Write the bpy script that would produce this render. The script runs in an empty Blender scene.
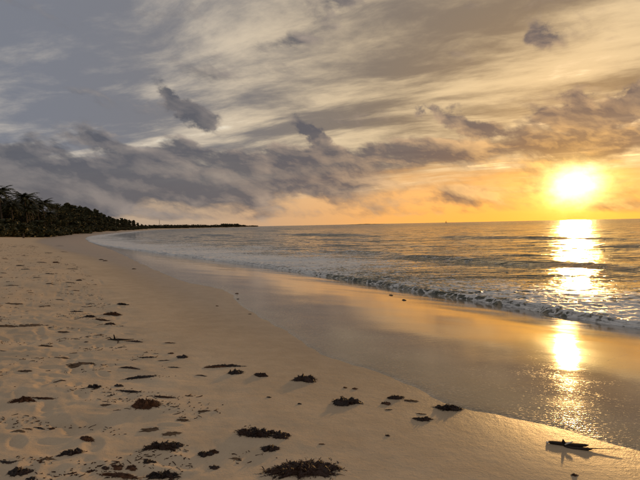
import bpy, math, random
import numpy as np

# ------------------------------------------------------------------ camera, light, exposure
sc = bpy.context.scene
col = sc.collection
CZ = 2.6                                  # eye height above the sea
F_PX = 493.0 / 640.0                      # focal length in image widths
PITCH = math.atan(15 / 493.0)
ROLL = math.atan(.0203)
cam_d = bpy.data.cameras.new('camera')
cam = bpy.data.objects.new('camera', cam_d)
col.objects.link(cam)
cam_d.sensor_width = 36
cam_d.lens = 36 * F_PX
cam_d.clip_start = .05
cam_d.clip_end = 120000
from mathutils import Matrix, Vector
cam.matrix_world = (Matrix.Translation((0, 0, CZ)) @ Matrix.Rotation(math.radians(90) - PITCH, 4, 'X')
                    @ Matrix.Rotation(-ROLL, 4, 'Z'))
sc.camera = cam
sc.view_settings.view_transform = 'Standard'
sc.view_settings.look = 'None'
sc.view_settings.gamma = 1
sc.view_settings.exposure = 0.55
sc.view_settings.use_curve_mapping = False
sc.cycles.use_denoising = True
sc.cycles.max_bounces = 6
sc.cycles.sample_clamp_indirect = 6

SUN_AZ, SUN_EL = 27.4, 3.68               # degrees right of +Y, degrees above the horizon
sa, se = math.radians(SUN_AZ), math.radians(SUN_EL)
SUN = Vector((math.sin(sa) * math.cos(se), math.cos(sa) * math.cos(se), math.sin(se)))
sun_d = bpy.data.lights.new('sun', 'SUN')
sun = bpy.data.objects.new('sun', sun_d)
col.objects.link(sun)
sun_d.energy = 1.35
sun_d.angle = math.radians(1.6)
sun_d.color = (1.0, .56, .19)
sun.rotation_euler = SUN.to_track_quat('Z', 'Y').to_euler()
sun.location = (60, 120, 40)


# ------------------------------------------------------------------ node helper
class X:
    """A socket that can be added, multiplied ... into new math nodes."""
    tree = None

    def __init__(self, s): self.s = s

    @staticmethod
    def node(t, **kw):
        n = X.tree.nodes.new(t)
        for k, v in kw.items(): setattr(n, k, v)
        return n

    @staticmethod
    def put(sock, v):
        if isinstance(v, X): X.tree.links.new(v.s, sock)
        elif v is not None: sock.default_value = v

    @staticmethod
    def m(op, a, b=None, c=None, clamp=False):
        n = X.node('ShaderNodeMath', operation=op, use_clamp=clamp)
        for i, v in enumerate((a, b, c)):
            if v is not None: X.put(n.inputs[i], v)
        return X(n.outputs[0])

    def __add__(s, o): return X.m('ADD', s, o)
    __radd__ = __add__
    def __sub__(s, o): return X.m('SUBTRACT', s, o)
    def __rsub__(s, o): return X.m('SUBTRACT', o, s)
    def __mul__(s, o): return X.m('MULTIPLY', s, o)
    __rmul__ = __mul__
    def __truediv__(s, o): return X.m('DIVIDE', s, o)
    def __neg__(s): return X.m('MULTIPLY', s, -1.0)


def sstep(a, b, v):
    n = X.node('ShaderNodeMapRange', interpolation_type='SMOOTHSTEP')
    X.put(n.inputs[0], v); X.put(n.inputs[1], a); X.put(n.inputs[2], b)
    return X(n.outputs[0])


def xyz(x, y, z=0.0):
    n = X.node('ShaderNodeCombineXYZ')
    for i, v in enumerate((x, y, z)): X.put(n.inputs[i], v)
    return X(n.outputs[0])


def noise(vec, scale=1.0, detail=6.0, rough=.55, dist=0.0, lac=2.0, colour=False):
    n = X.node('ShaderNodeTexNoise', noise_dimensions='3D')
    X.put(n.inputs['Vector'], vec); n.inputs['Scale'].default_value = scale
    n.inputs['Detail'].default_value = detail; n.inputs['Roughness'].default_value = rough
    n.inputs['Distortion'].default_value = dist; n.inputs['Lacunarity'].default_value = lac
    return X(n.outputs['Color' if colour else 'Fac'])


def voro(vec, scale, feature='F1', rnd=1.0, out='Distance'):
    n = X.node('ShaderNodeTexVoronoi', feature=feature)
    X.put(n.inputs['Vector'], vec); n.inputs['Scale'].default_value = scale
    n.inputs['Randomness'].default_value = rnd
    return X(n.outputs[out])


def cmix(f, a, b, mode='MIX'):
    n = X.node('ShaderNodeMix', data_type='RGBA', blend_type=mode)
    X.put(n.inputs[0], f)
    for i, v in ((6, a), (7, b)):
        if isinstance(v, X): X.put(n.inputs[i], v)
        else: n.inputs[i].default_value = (*v, 1)
    return X(n.outputs[2])


def cscale(c, f):
    n = X.node('ShaderNodeVectorMath', operation='SCALE')
    if isinstance(c, X): X.put(n.inputs[0], c)
    else: n.inputs[0].default_value = c
    X.put(n.inputs['Scale'], f)
    return X(n.outputs[0])


def cadd(a, b):
    n = X.node('ShaderNodeVectorMath', operation='ADD')
    X.put(n.inputs[0], a); X.put(n.inputs[1], b)
    return X(n.outputs[0])


# ------------------------------------------------------------------ sky
world = bpy.data.worlds.new('World')
sc.world = world
world.use_nodes = True


def build_sky():
    X.tree = world.node_tree
    X.tree.nodes.clear()
    tc = X.node('ShaderNodeTexCoord')
    nv = X.node('ShaderNodeVectorMath', operation='NORMALIZE')
    X.tree.links.new(tc.outputs['Generated'], nv.inputs[0])
    D = X(nv.outputs[0])
    sp = X.node('ShaderNodeSeparateXYZ'); X.put(sp.inputs[0], D)
    x, y, z = (X(o) for o in sp.outputs)
    deg = 180 / math.pi
    A = X.m('ARCTAN2', x, y) * deg
    E = X.m('MAXIMUM', X.m('ARCSINE', z) * deg, 0.0)
    dn = X.node('ShaderNodeVectorMath', operation='DOT_PRODUCT')
    X.put(dn.inputs[0], D); dn.inputs[1].default_value = SUN
    T = X.m('ARCCOSINE', X.m('MINIMUM', X(dn.outputs['Value']), .999999)) * deg
    near = X.m('EXPONENT', -(T / 17.5)) * (1.0 - sstep(6.0, 13.0, E) * .45)                       # closeness to the sun
    warm = 1.0 - sstep(4.0, 62.0, T)                          # warm side of the sky

    # clear air behind the clouds
    st = X.node('ShaderNodeTexSky', sky_type='NISHITA', sun_disc=False)
    st.sun_elevation = se; st.sun_rotation = sa
    st.dust_density = 2.0
    clear = cscale(X(st.outputs[0]), .07)

    # high streaked layer, on a plane overhead
    zc = X.m('MAXIMUM', z, 0.0) + .10
    px, py = x / zc, y / zc
    ang = math.radians(-22)
    u = px * math.cos(ang) + py * math.sin(ang)
    v = py * math.cos(ang) - px * math.sin(ang)
    wv = noise(xyz(u * .6, v * .9, 3.3), 1.0, 3, .5)
    vv = v + (wv - .5) * .7
    n1 = noise(xyz(u * .62, vv * 1.35, 7.1), 1.0, 8, .60)
    n2 = noise(xyz(u * 2.0, vv * 4.2, 1.7), 1.0, 7, .64)
    n3 = noise(xyz(u * .22, v * .38, 5.0), 1.0, 2, .5)
    hs = n1 * .64 + n2 * .21 + n3 * .35
    high_l = sstep(.535, .705, hs + (warm - .5) * .035)
    high_dark = cmix(warm, (.135, .143, .168), (.150, .118, .080))
    high_lite = cmix(warm, (.40, .36, .31), (.52, .39, .22))
    high = cmix(high_l, high_dark, high_lite)
    gap = sstep(.68, .78, hs) * (1.0 - sstep(13.0, 20.0, E))
    high = cmix(gap * .6, high, cadd(clear, cscale((.60, .55, .46), 1.0)))

    # band of clear air over the horizon
    hz = cmix(sstep(5.0, 46.0, T), (.78, .33, .048), (.33, .245, .175))
    hz = cmix(sstep(0.0, 3.5, E) * .3, hz, (.60, .40, .21))
    behind = cmix(1.0 - sstep(2.5, 7.5, E + (n1 - .5) * 6.0), high, hz)

    # lower bank of cumulus and the loose dark puffs
    w1 = noise(xyz(A * .13, E * .20, 9.0), 1.0, 4, .55, colour=True)
    ws = X.node('ShaderNodeSeparateXYZ'); X.put(ws.inputs[0], w1)
    Aw = A + (X(ws.outputs[0]) - .5) * 3.0
    Ew = E + (X(ws.outputs[1]) - .5) * 2.2

    def low_f(a, e):
        a2 = a + e * .9                                        # the heaps lean with the wind
        big = noise(xyz(a2 * .10, e * .26, 2.0), 1.0, 4, .5)
        det = noise(xyz(a2 * .30, e * .46, 6.0), 1.0, 9, .60)
        return big * .62 + det * .38

    f0 = low_f(Aw, Ew)
    sx, sy = SUN_AZ - A, SUN_EL + 3.0 - E                      # step towards the sun for the lit side
    sl = X.m('SQRT', sx * sx + sy * sy) + .5
    f1 = low_f(Aw + sx / sl * 1.5, Ew + sy / sl * .9 + .5)
    lit = X.m('MULTIPLY_ADD', f0 - f1, 4.6 + near * 4.0, .22, clamp=True)

    right = sstep(-8.0, 22.0, A)
    top = 8.2 + right * 1.5 + (noise(xyz(A * .15 + E * .10, E * .22, 8.0), 1.0, 5, .55) - .5) * 8.0
    lowb = .7 + sstep(-30.0, -8.0, A) * 2.4 + right * 1.6
    bank = sstep(lowb - 1.0, lowb + 2.8, Ew) * (1.0 - sstep(top - 1.2, top + 2.0, Ew))
    scrap = sstep(.3, 1.2, E) * (1.0 - sstep(3.5, 6.0, E)) * .13
    dens = f0 + bank * (.31 - right * .08) + scrap - .115
    puffs = [(-16.4, 14.0, 2.7, 1.0, -38, .30), (-14.2, 12.4, 2.8, 1.1, -36, .30), (-1.4, 11.2, 2.2, .9, -35, .30),
             (1.0, 9.7, 2.2, .9, -32, .26), (15.4, 11.4, 2.2, 1.2, -18, .30), (12.4, 12.6, 1.5, .7, -20, .22), (18.2, 10.2, 2.2, .9, -12, .20),
             (23.6, 18.9, 1.2, 1.7, 10, .26), (27.4, 11.8, 1.5, 1.7, 20, .30), (31.4, 11.0, 2.8, 1.2, 12, .28), (33.5, 12.6, 1.8, .9, 10, .2),
             (-24.0, 9.8, 3.0, .9, -20, .20), (38.0, 12.5, 4.5, 1.7, 8, .28), (-45.0, 13.0, 5.0, 1.6, -25, .28),
             (-62.0, 10.0, 6.0, 1.6, -15, .26), (58.0, 14.0, 5.0, 2.0, 12, .28), (4.0, 24.5, 6.0, 1.5, 14, .17), (-4.0, 20.5, 7.0, 1.0, 10, .10)]
    w2 = noise(xyz(A * .42, E * .55, 5.0), 1.0, 6, .62, colour=True)
    w2s = X.node('ShaderNodeSeparateXYZ'); X.put(w2s.inputs[0], w2)
    Ap = A + (X(ws.outputs[0]) - .5) * 4.0 + (X(w2s.outputs[0]) - .5) * 4.0
    Ep = E + (X(ws.outputs[1]) - .5) * 2.6 + (X(w2s.outputs[1]) - .5) * 2.4
    ragged = .35 + X(w2s.outputs[2]) * 1.5
    for (a0, e0, la, le, rot, amp) in puffs:
        c, s = math.cos(math.radians(rot)), math.sin(math.radians(rot))
        da, de = Ap - a0, Ep - e0
        p = (da * c + de * s) / la
        q = (de * c - da * s) / le
        dens = dens + X.m('EXPONENT', -(p * p + q * q)) * ragged * amp
    mask = sstep(.43, .61, dens)
    core = sstep(.50, .80, dens)
    low_dark = cmix(X.m('POWER', near, 1.5), (.071, .074, .088), (.235, .118, .046))
    low_lite = cmix(near, (.215, .202, .200), (1.15, .60, .13))
    low = cmix(X.m('MULTIPLY', lit, 1.0 - core * .55), low_dark, low_lite)
    skyc = cmix(mask * .93, behind, low)

    # the sun seen through thin cloud, and its aureole
    dA = (A - SUN_AZ) * math.cos(se)
    dE = (E - SUN_EL) * 1.30
    Tn = X.m('SQRT', dA * dA + dE * dE) + (f0 - .5) * 2.0 + (noise(xyz(A * .6, E * .9, 4.0), 1.0, 6, .65) - .5) * 1.9
    disc = X.m('EXPONENT', -X.m('POWER', X.m('MAXIMUM', Tn, 0.0) / 2.05, 2.0))
    veil = 1.0 - mask * .62
    glow = cadd(cscale((1.0, .60, .07), X.m('EXPONENT', -(X.m('MAXIMUM', Tn - 1.0, 0.0) / 1.9)) * 1.0 * veil),
                cscale((1.0, .43, .045), X.m('EXPONENT', -(T / 10.0)) * .36 * veil))
    glow = cadd(glow, cscale((1.0, .80, .36), disc * 2.6))
    skyc = cadd(skyc, glow)

    bg = X.node('ShaderNodeBackground')
    X.put(bg.inputs[0], skyc); bg.inputs[1].default_value = 1.0
    out = X.node('ShaderNodeOutputWorld')
    X.tree.links.new(bg.outputs[0], out.inputs[0])


build_sky()
world.cycles.sampling_method = 'MANUAL'
world.cycles.sample_map_resolution = 1024

# ------------------------------------------------------------------ numpy helpers
rng = np.random.default_rng(11)
PERM = rng.permutation(512).astype(np.int64)
GR = np.stack([np.cos(np.linspace(0, 2 * np.pi, 64, endpoint=False)), np.sin(np.linspace(0, 2 * np.pi, 64, endpoint=False))], 1)


def perlin(x, y, seed=0):
    x = np.asarray(x, float) + seed * 17.31; y = np.asarray(y, float) + seed * 9.77
    xi = np.floor(x).astype(np.int64); yi = np.floor(y).astype(np.int64)
    fx, fy = x - xi, y - yi
    u = fx * fx * fx * (fx * (fx * 6 - 15) + 10); v = fy * fy * fy * (fy * (fy * 6 - 15) + 10)

    def g(i, j):
        h = PERM[(PERM[(xi + i) & 511] + yi + j) & 511] & 63
        return GR[h, 0] * (fx - i) + GR[h, 1] * (fy - j)
    a = g(0, 0) + u * (g(1, 0) - g(0, 0)); b = g(0, 1) + u * (g(1, 1) - g(0, 1))
    return (a + v * (b - a)) * 1.4


def fbm(x, y, oct=4, seed=0, gain=.5):
    s = 0; a = 1
    for o in range(oct):
        s = s + a * perlin(x * 2 ** o, y * 2 ** o, seed + o * 3); a *= gain
    return s


def ss(a, b, v):
    t = np.clip((np.asarray(v, float) - a) / (b - a), 0, 1)
    return t * t * (3 - 2 * t)


def catmull(P, n=10):
    P = np.asarray(P, float)
    P = np.vstack([2 * P[0] - P[1], P, 2 * P[-1] - P[-2]]); o = []
    for i in range(1, len(P) - 2):
        p0, p1, p2, p3 = P[i - 1:i + 3]
        for t in np.linspace(0, 1, n, endpoint=False):
            o.append(.5 * (2 * p1 + (p2 - p0) * t + (2 * p0 - 5 * p1 + 4 * p2 - p3) * t * t + (3 * p1 - p0 - 3 * p2 + p3) * t ** 3))
    o.append(P[-2])
    return np.array(o)


SHORE = catmull([(60, -55), (40, -31), (24, -8), (14.5, 3), (7.8, 11.8), (.4, 25.2), (-7.5, 38), (-20, 57), (-47, 103),
                 (-92, 203), (-146, 370), (-200, 560), (-262, 850), (-290, 1200), (-285, 1500), (-225, 1880), (-222, 1960),
                 (-280, 2020), (-500, 2100), (-1200, 2300), (-6000, 3000)])


def sdist(x, y):
    """distance seaward (+) or landward (-) of the waterline"""
    x = np.atleast_1d(np.asarray(x, float)); y = np.atleast_1d(np.asarray(y, float))
    best = np.full(x.shape, 1e18); sg = np.zeros(x.shape)
    for a, b in zip(SHORE[:-1], SHORE[1:]):
        ex, ey = b - a; dx = x - a[0]; dy = y - a[1]
        t = np.clip((dx * ex + dy * ey) / (ex * ex + ey * ey), 0, 1)
        qx = dx - t * ex; qy = dy - t * ey
        D = qx * qx + qy * qy
        m = D < best
        best = np.where(m, D, best); sg = np.where(m, np.where(ex * dy - ey * dx > 0, -1.0, 1.0), sg)
    return sg * np.sqrt(best)


_pd = np.array([-6000, -60, -40, -28, -20, -15, -12.2, -10.5, -8.5, -7, -5.5, -4, -2, 0, 6, 40, 400, 40000.])
_pz = np.array([3.4, 2.5, 2.35, 2.1, 1.68, 1.24, 1.02, .93, .83, .72, .58, .42, .18, -.07, -.55, -2.5, -9, -14.])
_td = np.linspace(-70, 70, 2801)
_tz = np.interp(_td, _pd, _pz)
_k = np.exp(-.5 * (np.arange(-60, 61) * .05 / .9) ** 2); _k /= _k.sum()
_tz = np.convolve(np.pad(_tz, 60, mode='edge'), _k, 'valid')


def prof(d):
    return np.where(np.abs(d) < 68, np.interp(d, _td, _tz), np.interp(d, _pd, _pz))


# footprints: (x, y, heading, length, depth)
random.seed(5)
PRINTS = []


def trail(x, y, head, n, step=.62, side=.10, wob=.10):
    for i in range(n):
        head += random.uniform(-wob, wob)
        s = side if i % 2 else -side
        PRINTS.append((x + math.cos(head) * s, y - math.sin(head) * s, head + random.uniform(-.15, .15),
                       random.uniform(.22, .29), random.uniform(.006, .017)))
        x += math.sin(head) * step; y += math.cos(head) * step


for k in range(9):
    sx = random.uniform(-3.4, -.9); sy = random.uniform(2.2, 3.6)
    trail(sx, sy, random.uniform(-.72, -.38), random.randint(16, 40))
for k in range(8):
    trail(random.uniform(-9, -4), random.uniform(5, 10), random.uniform(-.8, -.3), 26)
for k in range(330):
    t = random.random() ** 1.4
    yy = 2.6 + 16 * t
    PRINTS.append((-.55 * yy - random.uniform(-.9, 2.6) * (1 + t), yy, random.uniform(-3.1, 3.1), random.uniform(.16, .34), random.uniform(.005, .017)))
PRINTS = [p for p in PRINTS if sdist(p[0], p[1])[0] < -10.9]


def ground_z(x, y, fine=True):
    x = np.atleast_1d(np.asarray(x, float)); y = np.atleast_1d(np.asarray(y, float))
    d = sdist(x, y)
    z = prof(d)
    dry = ss(-10.0, -12.6, d)
    dist = np.hypot(x, y)
    far = 1 / (1 + (dist / 60) ** 2)
    z = z + (.045 * fbm(x * .32, y * .32, 3, 1) + .026 * fbm(x * 1.1, y * 1.1, 3, 5)) * dry * (.4 + .6 * far)
    z = z + .006 * fbm(x * .45, y * .45, 2, 9) * ss(1, -2, d) * ss(-11, -9, d)
    z = z + (.0075 * fbm(x * 4.2, y * 4.2, 3, 13) * dry + .0012 * fbm(x * 6, y * 6, 2, 21) * ss(-8, -10.5, d)) * ss(26, 10, dist)
    z = z + .18 * fbm(x * .06, y * .06, 3, 31) * ss(-16, -30, d)
    if fine:
        for (fx, fy, h, L, dep) in PRINTS:
            m = (np.abs(x - fx) < .34) & (np.abs(y - fy) < .34)
            if not m.any(): continue
            dx, dy = x[m] - fx, y[m] - fy
            p = (dx * math.sin(h) + dy * math.cos(h)) / (L * .5)
            q = (dx * math.cos(h) - dy * math.sin(h)) / (L * .21)
            r = np.sqrt(p * p + q * q)
            z[m] += dep * (-np.exp(-r ** 2.4 * .9) + .30 * np.exp(-((r - 1.35) / .38) ** 2)) * (1 + .5 * perlin(x[m] * 14, y[m] * 14, 3))
    return z, d


def link(name, me, m, parent=None):
    o = bpy.data.objects.new(name, me)
    if m and not me.materials: me.materials.append(m)
    col.objects.link(o)
    if parent: o.parent = parent
    return o


def mesh(name, V, Fc, smooth=False):
    me = bpy.data.meshes.new(name)
    V = np.asarray(V, np.float32)
    if isinstance(Fc, np.ndarray):
        me.vertices.add(len(V)); me.vertices.foreach_set('co', V.ravel())
        n, k = Fc.shape
        me.loops.add(n * k); me.polygons.add(n)
        me.loops.foreach_set('vertex_index', Fc.astype(np.int32).ravel())
        me.polygons.foreach_set('loop_start', np.arange(0, n * k, k, dtype=np.int32))
        me.polygons.foreach_set('loop_total', np.full(n, k, np.int32))
        me.update(calc_edges=True)
    else:
        me.from_pydata([tuple(v) for v in V.tolist()], [], Fc)
        me.update()
    if smooth:
        me.polygons.foreach_set('use_smooth', np.ones(len(me.polygons), bool))
    return me


def attr(me, name, vals):
    a = me.attributes.new(name, 'FLOAT', 'POINT')
    a.data.foreach_set('value', np.asarray(vals, np.float32))


def tag(o, label=None, cat=None, group=None, kind=None):
    for k, v in (('label', label), ('category', cat), ('group', group), ('kind', kind)):
        if v: o[k] = v
    return o


def graded(lo, a, b, hi, step, grow):
    core = np.arange(a, b + step * .5, step)
    up = [core[-1]]; s = step
    while up[-1] < hi: s *= grow; up.append(up[-1] + s)
    dn = [core[0]]; s = step
    while dn[-1] > lo: s *= grow; dn.append(dn[-1] - s)
    return np.concatenate([np.array(dn[:0:-1]), core, np.array(up[1:])])


AX = np.array([-.454, .891]); BX = np.array([.891, .454])      # along the shore, towards the sea


def sheet(aa, bb):
    Ag, Bg = np.meshgrid(aa, bb, indexing='ij')
    x = Ag * AX[0] + Bg * BX[0]; y = Ag * AX[1] + Bg * BX[1]
    na, nb = len(aa), len(bb)
    i = np.arange(na * nb).reshape(na, nb)
    Fc = np.stack([i[:-1, :-1], i[:-1, 1:], i[1:, 1:], i[1:, :-1]], -1).reshape(-1, 4)[:, ::-1]
    return x.ravel(), y.ravel(), Fc


# ------------------------------------------------------------------ materials
def new_mat(name):
    m = bpy.data.materials.new(name); m.use_nodes = True
    X.tree = m.node_tree
    b = m.node_tree.nodes['Principled BSDF']
    return m, b


def geo_pos():
    return X(X.node('ShaderNodeNewGeometry').outputs['Position'])


def attrib(n):
    return X(X.node('ShaderNodeAttribute', attribute_name=n).outputs['Fac'])


def bump(h, strength, dist, normal=None):
    n = X.node('ShaderNodeBump')
    n.inputs['Strength'].default_value = strength; n.inputs['Distance'].default_value = dist
    X.put(n.inputs['Height'], h)
    if normal: X.put(n.inputs['Normal'], normal)
    return X(n.outputs[0])


def stretch(vec, sx, sy, rot):
    n = X.node('ShaderNodeMapping')
    X.put(n.inputs['Vector'], vec)
    n.inputs['Rotation'].default_value = (0, 0, rot); n.inputs['Scale'].default_value = (sx, sy, 1)
    return X(n.outputs[0])


def simple_mat(name, c0, c1, scale=6, rough=.8, spec=.3, trans=0.0):
    m, b = new_mat(name)
    n = noise(X(X.node('ShaderNodeTexCoord').outputs['Object']), scale, 5, .6)
    oi = X(X.node('ShaderNodeObjectInfo').outputs['Random'])
    c = cmix(sstep(.32, .68, n * .8 + oi * .2), c0, c1)
    X.put(b.inputs['Base Color'], c)
    b.inputs['Roughness'].default_value = rough
    b.inputs['Specular IOR Level'].default_value = spec
    return m


SHORE_ROT = math.atan2(.454, .891)          # angle of the seaward axis


def sand_material():
    m, b = new_mat('sand')
    P = geo_pos(); d = attrib('seaward')
    wet = sstep(-11.0, -9.0, d)
    big = noise(P, .55, 5, .6); mid = noise(P, 3.2, 6, .62); fine = noise(P, 190, 2, .6)
    c = cmix(sstep(.30, .72, big * .5 + mid * .5), (.49, .365, .235), (.62, .475, .315))
    c = cmix(sstep(.62, .74, fine) * .35, c, (.60, .48, .33))
    c = cmix(sstep(.64, .74, noise(P, 75, 2, .5)) * .45, c, (.18, .12, .075))
    # faint scraps of shell and weed dust on the dry part
    dust = sstep(.66, .76, noise(stretch(P, 9, 22, .3), 1.0, 5, .68)) * (1.0 - wet)
    c = cmix(dust * .6, c, (.15, .095, .055))
    dampc = cmix(sstep(.35, .7, mid), (.35, .250, .150), (.41, .300, .185))
    c = cmix(wet * .75, c, dampc)
    X.put(b.inputs['Base Color'], c)
    X.put(b.inputs['Roughness'], .92 - wet * .50)
    b.inputs['Specular IOR Level'].default_value = .25
    streak = noise(stretch(P, 5, 46, -.5), 1.0, 4, .6)
    b1 = bump(noise(P, 11, 6, .70), .7, .013)
    b2 = bump(fine, .6, .0026, bump(noise(P, 42, 3, .6), .5, .005, b1))
    b3 = bump(streak, .18, .004, b2)
    X.put(b.inputs['Normal'], b3)
    return m


def film_material():
    m, b = new_mat('swash_film')
    P = geo_pos(); e = attrib('from_edge')
    c = cmix(sstep(.35, .7, noise(P, 1.1, 5, .6)), (.21, .170, .124), (.285, .232, .170))
    fl = sstep(.60, .70, noise(stretch(P, 26, 70, .35), 1.0, 4, .62, .3) + sstep(.45, .75, noise(P, 1.6, 4, .6)) * .12 - .05 + X.m('EXPONENT', -(e / 1.3)) * .10 + X.m('EXPONENT', -(e / .05)) * .22 - sstep(1.5, 6.0, e) * .16)
    c = cmix(fl * .55, c, (.50, .45, .37))
    X.put(b.inputs['Base Color'], c)
    st = noise(stretch(P, .7, 3.4, -SHORE_ROT - .9), 1.0, 5, .6)
    X.put(b.inputs['Roughness'], .042 + sstep(.35, .7, st) * .05 + fl * .25)
    b.inputs['IOR'].default_value = 1.33
    b.inputs['Specular IOR Level'].default_value = .62
    near_edge = X.m('EXPONENT', -(e / .8))
    r1 = noise(P, 34, 3, .55)
    r2 = noise(stretch(P, 10, 30, -SHORE_ROT - .5), 1.0, 4, .55)
    h = r1 * (near_edge * .45 + .05) + r2 * (near_edge * .34 + .055)
    X.put(b.inputs['Normal'], bump(h, .55, .010))
    return m


def sea_material():
    m, b = new_mat('sea_water')
    P = geo_pos(); foam = attrib('foam'); dist = attrib('range')
    lace = noise(P, 1.1, 8, .70, .6)
    cells = voro(cadd(P, cscale(noise(P, 2.2, 4, .6, colour=True), .5)), 2.6, 'DISTANCE_TO_EDGE')
    streak = noise(stretch(P, .28, 1.6, -SHORE_ROT - math.pi / 2 * 0 - .5), 1.0, 7, .66, .5)
    cov = foam + (lace - .5) * 1.7 + (streak - .5) * 1.2 - sstep(.0, .22, cells) * .34
    fm = sstep(.36, .56, cov)
    water = cmix(sstep(.3, .7, noise(P, .05, 3, .5)), (.062, .078, .060), (.090, .100, .074))
    water = cmix(foam * .5, water, (.10, .085, .062))
    c = cmix(fm * .9, water, (.82, .785, .73))
    X.put(b.inputs['Base Color'], c)
    X.put(b.inputs['Roughness'], .045 + fm * .45 + sstep(25, 500, dist) * .10)
    b.inputs['IOR'].default_value = 1.33
    h1 = noise(stretch(P, .36, 1.4, -SHORE_ROT - .4), 1.0, 6, .62)
    h2 = noise(stretch(P, 1.9, 6.5, -SHORE_ROT - .4), 1.0, 4, .6)
    h3 = noise(stretch(P, .03, .16, -SHORE_ROT - .4), 1.0, 5, .6)
    nb = bump(h3, 1.0, 2.6)
    nb = bump(h1, .75, .22, nb)
    nb = bump(h2 + fm * .25 * noise(P, 18, 3, .6), .5, .036, nb)
    X.put(b.inputs['Normal'], nb)
    return m


M = {'sand': sand_material(), 'film': film_material(), 'sea': sea_material()}
M['weed'] = simple_mat('seaweed', (.012, .007, .005), (.050, .020, .009), 26, .55, .4)
M['weed_rust'] = simple_mat('dry_seaweed', (.030, .014, .008), (.115, .045, .016), 22, .7, .3)
M['weed_pale'] = simple_mat('bleached_seaweed', (.070, .040, .022), (.16, .100, .055), 22, .8, .2)
M['wood'] = simple_mat('dark_wood', (.012, .008, .006), (.036, .024, .017), 14, .7, .2)
M['pale'] = simple_mat('pale_strip', (.50, .46, .40), (.66, .60, .52), 20, .6, .3)
M['leaf'] = simple_mat('broad_leaf', (.046, .046, .019), (.098, .090, .038), .5, .6, .2)
M['needle'] = simple_mat('pine_needle', (.044, .045, .022), (.092, .086, .042), .5, .7, .2)
M['frond'] = simple_mat('palm_frond', (.030, .033, .011), (.085, .075, .026), .8, .5, .3)
M['bark'] = simple_mat('bark', (.060, .045, .032), (.14, .105, .075), 2.0, .9, .2)
M['farland'] = simple_mat('far_woodland', (.028, .030, .018), (.060, .052, .030), .02, .9, .1)
M['hull'] = simple_mat('boat_paint', (.10, .08, .07), (.16, .12, .10), .5, .6, .3)
M['steel'] = simple_mat('weathered_steel', (.16, .13, .11), (.24, .20, .17), .5, .6, .3)

# ------------------------------------------------------------------ ground
aa = graded(-400, 1.6, 9.4, 3200, .0165, 1.052)
bb = graded(-2500, -2.4, 4.3, 900, .0165, 1.055)
gx, gy, gf = sheet(aa, bb)
gz, gd = ground_z(gx, gy)
me = mesh('ground', np.stack([gx, gy, gz], 1), gf, True)
attr(me, 'seaward', gd)
ground = link('ground', me, M['sand']); tag(ground, kind='structure')

# thin sheet of water running back off the sand
EDGE = catmull([(7.5, -3.2), (6.0, -.8), (4.7, 1.0), (3.5, 2.4), (2.8, 3.15), (2.35, 3.61), (2.15, 3.78), (2.02, 3.91), (1.86, 4.09), (1.56, 4.31), (1.28, 4.47), (1.06, 4.68), (0.94, 5.0),
                (0.79, 5.43), (0.51, 5.87), (0.19, 6.24), (-0.17, 6.80), (-0.5, 7.63), (-1.15, 9.36), (-1.80, 10.9), (-2.75, 13.9),
                (-3.9, 15.4), (-4.94, 16.9), (-9.08, 24.9), (-15.5, 38.2), (-23.1, 54.0), (-49.2, 105.8), (-65.2, 142.4), (-93, 205), (-147.2, 373), (-262, 850)], 26)
seg = np.concatenate([[0], np.cumsum(np.hypot(*np.diff(EDGE, axis=0).T))])


def edge_at(s):
    return np.stack([np.interp(s, seg, EDGE[:, 0]), np.interp(s, seg, EDGE[:, 1])], 1)


ssamp = [0.0]
while ssamp[-1] < seg[-1]:
    p = edge_at(np.array([ssamp[-1]]))[0]
    ssamp.append(ssamp[-1] + max(.02, .0042 * math.hypot(*p)))
ssamp = np.array(ssamp)
EP = edge_at(ssamp)
sh_s = np.concatenate([[0], np.cumsum(np.hypot(*np.diff(SHORE, axis=0).T))])
# matching point out to sea: straight down the slope until past the waterline
nrm = np.gradient(EP, axis=0)
for _ in range(60): nrm[1:-1] = (nrm[:-2] + nrm[1:-1] * 2 + nrm[2:]) / 4
nrm = np.stack([nrm[:, 1], -nrm[:, 0]], 1)
nrm /= np.linalg.norm(nrm, axis=1)[:, None]
nrm = .5 * nrm + .5 * BX; nrm /= np.linalg.norm(nrm, axis=1)[:, None]
dl = -sdist(EP[:, 0], EP[:, 1])
Lv = np.maximum(dl, .5) * 1.28 + 1.5
tv = np.concatenate([[0], np.array([.012, .03, .06, .1, .15, .22, .3, .4, .52, .66, .82, 1.0])]) / 9.0
tv = np.concatenate([tv, np.linspace(tv[-1], 1, 70)[1:]])
scal = (.035 * fbm(ssamp * 2.2, ssamp * 0, 3, 41) + .05 * fbm(ssamp * .5, ssamp * 0, 2, 44)) * np.minimum(1 + np.hypot(*EP.T) * .03, 4)
ex = EP[:, 0, None] + nrm[:, 0, None] * (scal[:, None] * (1 - tv) + Lv[:, None] * tv)
ey = EP[:, 1, None] + nrm[:, 1, None] * (scal[:, None] * (1 - tv) + Lv[:, None] * tv)
fe = (Lv[:, None] * tv + ex * 0)
fz, fd = ground_z(ex.ravel(), ey.ravel(), False)
fe = fe.ravel()
th = -.002 + .007 * ss(0, .12, fe)
rip = .0022 * fbm(ex.ravel() * 9, ey.ravel() * 9, 2, 51) * ss(.05, .3, fe) * (.10 + .5 * np.exp(-fe / .7))
na, nb = ex.shape
ii = np.arange(na * nb).reshape(na, nb)
ff = np.stack([ii[:-1, :-1], ii[:-1, 1:], ii[1:, 1:], ii[1:, :-1]], -1).reshape(-1, 4)
fv = np.stack([ex.ravel(), ey.ravel(), fz + th + rip], 1)
n0 = np.cross(fv[ff[:, 1]] - fv[ff[:, 0]], fv[ff[:, 3]] - fv[ff[:, 0]])
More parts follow.
